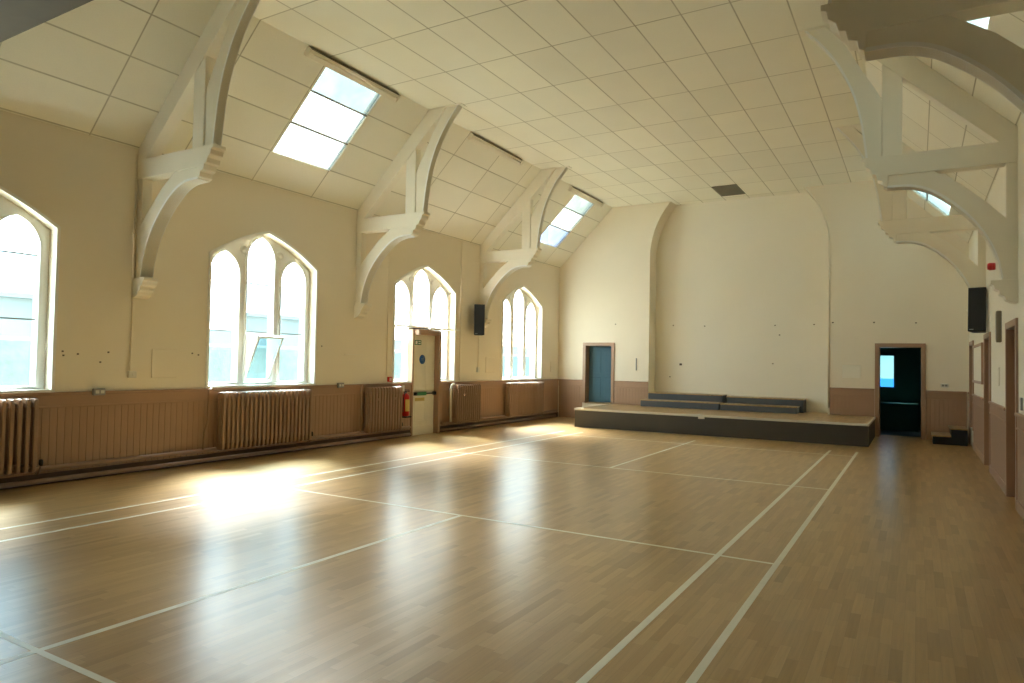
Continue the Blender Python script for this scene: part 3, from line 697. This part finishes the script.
rp3 = MB().tube([(0, 0, 0), (0, 0, 0.74), (0, 0.03, 0.82), (0, 0.12, 0.85)], 0.024).build('riser_pipe', M['timber']); rp3.location = (XL+0.15, 4.74, 0.22)
tag(rp3, 'pale bent pipe at the left end of the radiator right of the fire door', 'pipe')

# ------------------------------------------------------------------ fire door set in the third window
fd = empty('door_6', (XL, 3.92, 0)); tag(fd, kind='structure')
MB().box(-0.09, 0.035, -0.42, -0.365, 0.0, 2.23, 0.004).box(-0.20, 0.15, 0.36, 0.44, 0.0, 2.23, 0.004).box(-0.14, 0.15, -0.365, 0.36, 2.12, 2.23, 0.004).build('door_frame', M['tan'], fd)
MB().box(-0.03, 0.02, -0.37, 0.365, 0.0, 2.125, 0.0).build('door_leaf', M['door_paint'], fd)
pm = MB()
for y0, y1 in ((-0.30, -0.05), (0.05, 0.29)):
    for z0, z1 in ((0.32, 0.74), (0.96, 1.66), (1.76, 2.02)): pm.box(0.02, 0.027, y0, y1, z0, z1, 0.003)
pm.box(0.02, 0.032, -0.355, 0.35, 0.02, 0.20, 0.003)
for z0 in (0.30, 0.76, 0.94, 1.68, 1.74): pm.box(0.02, 0.03, -0.32, 0.31, z0-0.008, z0+0.008, 0.002)
pm.build('door_panel', M['door_paint'], fd)
MB().tube([(0.075, -0.31, 0.875), (0.075, 0.33, 0.875)], 0.016).box(0.02, 0.10, 0.30, 0.35, 0.84, 0.91, 0.008).box(0.02, 0.10, -0.35, -0.30, 0.84, 0.91, 0.008).build('panic_bar', M['black'], fd)
MB().box(0.09, 0.096, -0.34, 0.0, 0.84, 0.915, 0.001).build('push_bar_label', M['green'], fd)['label'] = 'green push bar label'
MB().box(0.10, 0.18, 0.02, 0.36, 2.235, 2.285, 0.008).build('door_closer', M['plastic'], fd)
FACE = (PI/2, 0, PI/2)
MB().box(0.027, 0.031, -0.30, 0.02, 0.72, 0.79, 0.001).build('yellow_label', M['yellow'], fd)
es = MB().box(0, 0.004, -0.11, 0.11, -0.05, 0.05).build('exit_sign', M['green']); es.location = (XL+0.034, 3.67, 1.955)
tag(es, 'small green and white exit sign at the top of the fire door', 'sign')
MB().box(0.004, 0.0055, -0.085, -0.02, -0.035, 0.035).box(0.004, 0.0055, 0.01, 0.09, 0.01, 0.03).box(0.004, 0.0055, 0.01, 0.09, -0.03, -0.01).build('pictogram', M['white'], es)
ds = MB().lathe([(0.10, 0), (0.10, 0.004), (0.0, 0.004)], 28, Matrix.Rotation(PI/2, 4, 'Y')).build('door_sign', M['blue']); ds.location = (XL+0.034, 3.83, 1.60)
tag(ds, 'round blue sign on the cream fire door', 'sign')
MB().box(0.004, 0.0048, -0.045, 0.045, 0.012, 0.02).box(0.004, 0.0048, -0.04, 0.04, -0.016, -0.008).build('pictogram', M['metal'], ds)

# extinguisher and its signs
ex = empty('fire_extinguisher', (XL+0.115, 3.20, 0.44)); tag(ex, 'red fire extinguisher hanging on the wall left of the fire door', 'fire extinguisher')
cy_ = MB().lathe([(0.06, 0.0), (0.083, 0.012), (0.083, 0.38), (0.075, 0.42), (0.045, 0.45), (0.03, 0.465)], 24).build('cylinder', M['red'], ex)
vh_ = MB().lathe([(0.028, 0.465), (0.028, 0.50), (0.015, 0.505)], 12).box(-0.012, 0.10, -0.012, 0.012, 0.50, 0.515).box(-0.012, 0.09, -0.012, 0.012, 0.525, 0.54).build('valve_head', M['black'], ex)
MB().tube([(0.03, -0.02, 0.48), (0.05, -0.09, 0.46), (0.03, -0.10, 0.35), (0.03, -0.10, 0.08)], 0.012).build('hose', M['black'], vh_)
MB().box(-0.085, 0.10, -0.09, 0.09, -0.03, 0.0, 0.006).box(-0.085, -0.07, -0.09, 0.09, 0.0, 0.35, 0.003).build('bracket_tray', M['black'], ex)
lab_ = bmesh.new(); 
lm = MB(); pts_ = []
for k in range(9):
    a = -0.9+k*0.225; pts_.append((0.0845*math.cos(a), 0.0845*math.sin(a)))
lm.prism(pts_+[(x*0.99, y*0.99) for x, y in pts_[::-1]], 0.10, 0.34, 'z').build('instruction_label', M['yellow'], cy_)
lab_.free()
s1_ = MB().box(0, 0.004, -0.05, 0.05, -0.075, 0.075).build('extinguisher_sign', M['red']); s1_.location = (XL+0.042, 3.10, 0.99); tag(s1_, 'small red sign above the fire extinguisher', 'sign')
MB().box(0.004, 0.005, -0.03, 0.03, -0.04, 0.03).build('pictogram', M['plastic'], s1_)
s2_ = MB().box(0, 0.004, -0.04, 0.04, -0.06, 0.06).build('extinguisher_sign', M['plastic']); s2_.location = (XL+0.042, 3.21, 1.00); tag(s2_, 'small cream sign beside the red one over the fire extinguisher', 'sign')
cpnt = MB().box(0, 0.05, -0.05, 0.05, -0.05, 0.05, 0.006).build('call_point', M['red']); cpnt.location = (XL+0.001, 2.80, 1.19); tag(cpnt, 'red fire call point on the wall left of the fire door', 'call point')
MB().box(0.05, 0.052, -0.03, 0.03, -0.03, 0.03).build('break_glass', M['plastic'], cpnt)

# ------------------------------------------------------------------ fittings on the walls
def socket(y, z, label):
    r = MB().box(0, 0.05, -0.075, 0.075, -0.045, 0.045, 0.008).build('wall_socket', M['metal']); r.location = (XL+0.042, y, z); tag(r, label, 'socket')
    MB().box(0.05, 0.056, -0.055, -0.01, -0.02, 0.02, 0.002).box(0.05, 0.056, 0.01, 0.055, -0.02, 0.02, 0.002).build('socket_face', M['plastic'], r)
socket(-2.90, 1.10, 'grey metal double socket on the dado rail between the two nearest windows')
socket(1.40, 1.10, 'grey metal double socket on the dado rail left of the narrow radiator')
def conduit(y, z0, z1, label):
    o = MB().tube([(0, 0, z0), (0, 0, z1)], 0.011, 8).build('conduit', M['wall']); o.location = (XL+0.012, y, 0); tag(o, label, 'conduit')
conduit(-2.47, 1.37, 4.30, 'thin painted conduit rising from the white switch box beside the nearest left truss')
conduit(2.72, 1.26, 4.36, 'thin painted conduit rising from the red call point')
conduit(5.26, 1.12, 4.36, 'thin painted conduit between the fire door window and the speaker')
conduit(6.03, 1.42, 2.20, 'thin painted conduit below the left wall speaker')
def box_on(y, z, hw, hh, dep, name, label, cat, m='plastic', x=None):
    o = MB().box(0, dep, -hw, hw, -hh, hh, min(0.006, dep/3)).build(name, M[m]); o.location = (XL+0.001, y, z); tag(o, label, cat); return o
b_ = box_on(-2.45, 1.32, 0.055, 0.045, 0.045, 'switch_box', 'white switch box below the nearest left truss', 'switch')
MB().box(0.045, 0.052, -0.012, 0.012, -0.015, 0.015, 0.002).build('rocker', M['plastic'], b_)
b_ = box_on(6.02, 1.38, 0.045, 0.06, 0.04, 'switch_box', 'white switch box under the left wall speaker', 'switch')
MB().box(0.04, 0.047, -0.012, 0.012, -0.015, 0.015, 0.002).build('rocker', M['plastic'], b_)
b_ = box_on(9.93, 1.47, 0.10, 0.15, 0.015, 'access_panel', 'cream access panel in the far end of the left wall', 'panel', 'wall')
for y, z, hw, hh, lb_ in ((-1.98, 1.47, 0.19, 0.20, 'square cream hatch in the left wall before the vent window'), (6.58, 1.50, 0.20, 0.19, 'square cream hatch in the left wall right of the speaker')):
    b_ = box_on(y, z, hw, hh, 0.014, 'wall_hatch', lb_, 'hatch', 'wall')
for y, z in ((-3.32, 1.61), (-3.31, 1.56), (-3.14, 1.58), (-2.76, 1.61), (-2.86, 1.48), (-1.55, 1.62), (-1.45, 1.60), (0.98, 1.8)):
    MB().box(XL-0.002, XL+0.003, y-0.012, y+0.012, z-0.010, z+0.010).build('screw_hole', M['dusty'], wl_)
# ledge mark left of the extinguisher window
MB().box(XL, XL+0.012, 1.55, 2.05, 1.66, 1.675).build('plaster_scar', M['timber'], wl_)
# back wall
b_ = MB().box(-0.20, 0.20, -0.03, 0, -0.155, 0.155, 0.006).build('wall_hatch', M['wall_pale']); b_.location = (-0.37, YF-0.001, 1.50); tag(b_, 'small cream hatch in the back wall left of the right doorway', 'hatch')
b_ = MB().box(-0.075, 0.075, -0.04, 0, -0.045, 0.045, 0.006).build('wall_socket', M['plastic']); b_.location = (1.50, YF-0.001, 1.23); tag(b_, 'white double socket on the back wall right of the right doorway', 'socket')
MB().box(-0.05, -0.01, -0.044, -0.04, -0.02, 0.02).box(0.01, 0.05, -0.044, -0.04, -0.02, 0.02).build('socket_face', M['metal'], b_)
b_ = MB().box(-0.012, 0.012, -0.03, 0, -0.17, 0.17, 0.004).build('wall_bracket', M['metal']); b_.location = (-5.73, YF-0.001, 1.58); tag(b_, 'thin grey upright bracket on the back wall left of the arch', 'bracket')
# right wall
nb = empty('notice_board', (XR, 7.45, 1.70)); tag(nb, 'white board in a brown frame between the two far right wall doors', 'board')
MB().box(-0.03, -0.001, -1.02, 1.02, -0.31, 0.31).build('board', M['wall_pale'], nb)
MB().box(-0.045, -0.001, -1.07, -1.02, -0.36, 0.36, 0.004).box(-0.045, -0.001, 1.02, 1.07, -0.36, 0.36, 0.004).box(-0.045, -0.001, -1.02, 1.02, 0.31, 0.36, 0.004).box(-0.045, -0.001, -1.02, 1.02, -0.36, -0.31, 0.004).build('frame', M['tan'], nb)
b_ = MB().box(-0.06, 0, -0.05, 0.05, -0.215, 0.215, 0.01).build('metal_duct', M['vent']); b_.location = (XR-0.001, 3.60, 2.18); tag(b_, 'narrow upright grey metal duct on the right wall left of the nearest door', 'duct')
MB().box(-0.065, -0.06, -0.035, 0.035, -0.18, 0.18).build('duct_face', M['metal'], b_)
b_ = MB().box(-0.012, 0, -0.10, 0.10, -0.13, 0.13, 0.004).build('access_panel', M['timber']); b_.location = (XR-0.001, 3.94, 1.50); tag(b_, 'small cream plate on the right wall between two doors', 'panel')
b_ = MB().box(-0.02, 0, -0.045, 0.045, -0.07, 0.07, 0.004).build('light_switch', M['metal']); b_.location = (XR-0.001, 1.47, 1.22); tag(b_, 'grey switch plate above the dado at the right edge', 'switch')
MB().box(-0.026, -0.02, -0.012, 0.012, -0.02, 0.02, 0.002).build('rocker', M['plastic'], b_)
sn = empty('alarm_sounder', (XR, 4.42, 3.11)); tag(sn, 'red alarm sounder high on the right wall', 'alarm')
MB().lathe([(0.05, 0), (0.055, 0.03), (0.055, 0.035)], 20, Matrix.Rotation(-PI/2, 4, 'Y')).build('base', M['red'], sn)
MB().lathe([(0.056, 0.035), (0.056, 0.07), (0.045, 0.095), (0.02, 0.10)], 20, Matrix.Rotation(-PI/2, 4, 'Y')).build('dome', M['red'], sn)

# ------------------------------------------------------------------ loudspeakers
def speaker(x, y, z, rz, tiltx, label, sx):
    r = empty('wall_speaker', (x, y, z), rz); r.rotation_euler = (tiltx, 0, rz); tag(r, label, 'speaker', 'black wall speakers')
    MB().prism([(-0.125, 0.0), (0.125, 0.0), (0.09, 0.24), (-0.09, 0.24)], -0.36, 0.36, 'z', 0.008).build('cabinet', M['black'], r)
    g_ = MB().box(-0.115, 0.115, -0.014, 0.0, -0.345, 0.345, 0.004).build('grille', M['black'], r)
    MB().box(-0.04, 0.04, 0.24, 0.30, -0.06, 0.06).build('bracket', M['black'], r)
    MB().box(-0.10, -0.04, -0.016, -0.014, -0.335, -0.322).build('badge', M['metal'], g_)
speaker(-7.88, 5.66, 2.56, math.radians(40), math.radians(0), 'black speaker on the left wall between the two farthest windows', 1)
speaker(1.805, 5.58, 2.57, math.radians(-14), math.radians(-4), 'black speaker on the right wall below the farthest truss', -1)

# ------------------------------------------------------------------ strip lights along the ceiling crease
lab3 = ['strip light above the nearest skylight on the left slope', 'strip light on the left crease between the two skylights', 'strip light above the farthest skylight on the left slope']
lt0 = None
for k, (y0, y1) in enumerate(((-1.02, 0.94), (3.12, 5.10), (7.62, 9.60))):
    if lt0 is None:
        r = lt0 = empty('strip_light')
        MB().box(-0.14, -0.012, -0.98, 0.98, -0.075, -0.006, 0.004).build('housing', M['timber'], r)
        MB().box(-0.012, 0.0, -0.96, 0.96, -0.058, -0.004).build('side_reflector', M['vent'], r)  # housing side facing the ceiling, its shade painted as a brown strip
        MB().tube([(-0.06, -0.95, -0.075), (-0.06, 0.95, -0.075)], 0.013).build('tube_lamp', M['timber'], r)
        for s in (-1, 1): MB().box(-0.118, 0.0, s*0.98-0.012, s*0.98+0.012, -0.095, -0.006, 0.004).build('end_cap', M['timber'], r)
    else:
        r = lt0.copy(); COL.objects.link(r)
        for ch in lt0.children:
            c = ch.copy(); COL.objects.link(c); c.parent = r
    r.location = (XL+SLP, (y0+y1)/2, ZC)
    r.rotation_euler = (0, -PI/4, 0)
    tag(r, 'unlit '+lab3[k], 'light', 'unlit strip lights')

# ------------------------------------------------------------------ outside
gr = MB().box(-60, XL-TH-0.02, -40, 50, -0.45, -0.3).build('ground', M['ground']); tag(gr, kind='structure')
hg = MB().box(-15.2, -14.2, -16, 28, -0.3, 1.9, 0.15, seg=3).build('garden_hedge', M['hedge']); tag(hg, 'dark green clipped hedge seen blurred through the left windows', 'hedge')
ob = empty('outbuilding', (-19, 5, -0.3)); tag(ob, 'low pale grey building seen hazily through the lower panes of the left windows', 'building')
MB().box(-3, 0, -24, 24, 0, 3.3).build('wall', M['far_wall'], ob)
MB().prism([(-3.2, 3.3), (0.2, 3.3), (0.2, 3.42), (-1.5, 3.8), (-3.2, 3.42)], -24.2, 24.2, 'y').build('roof', M['far_wall'], ob)
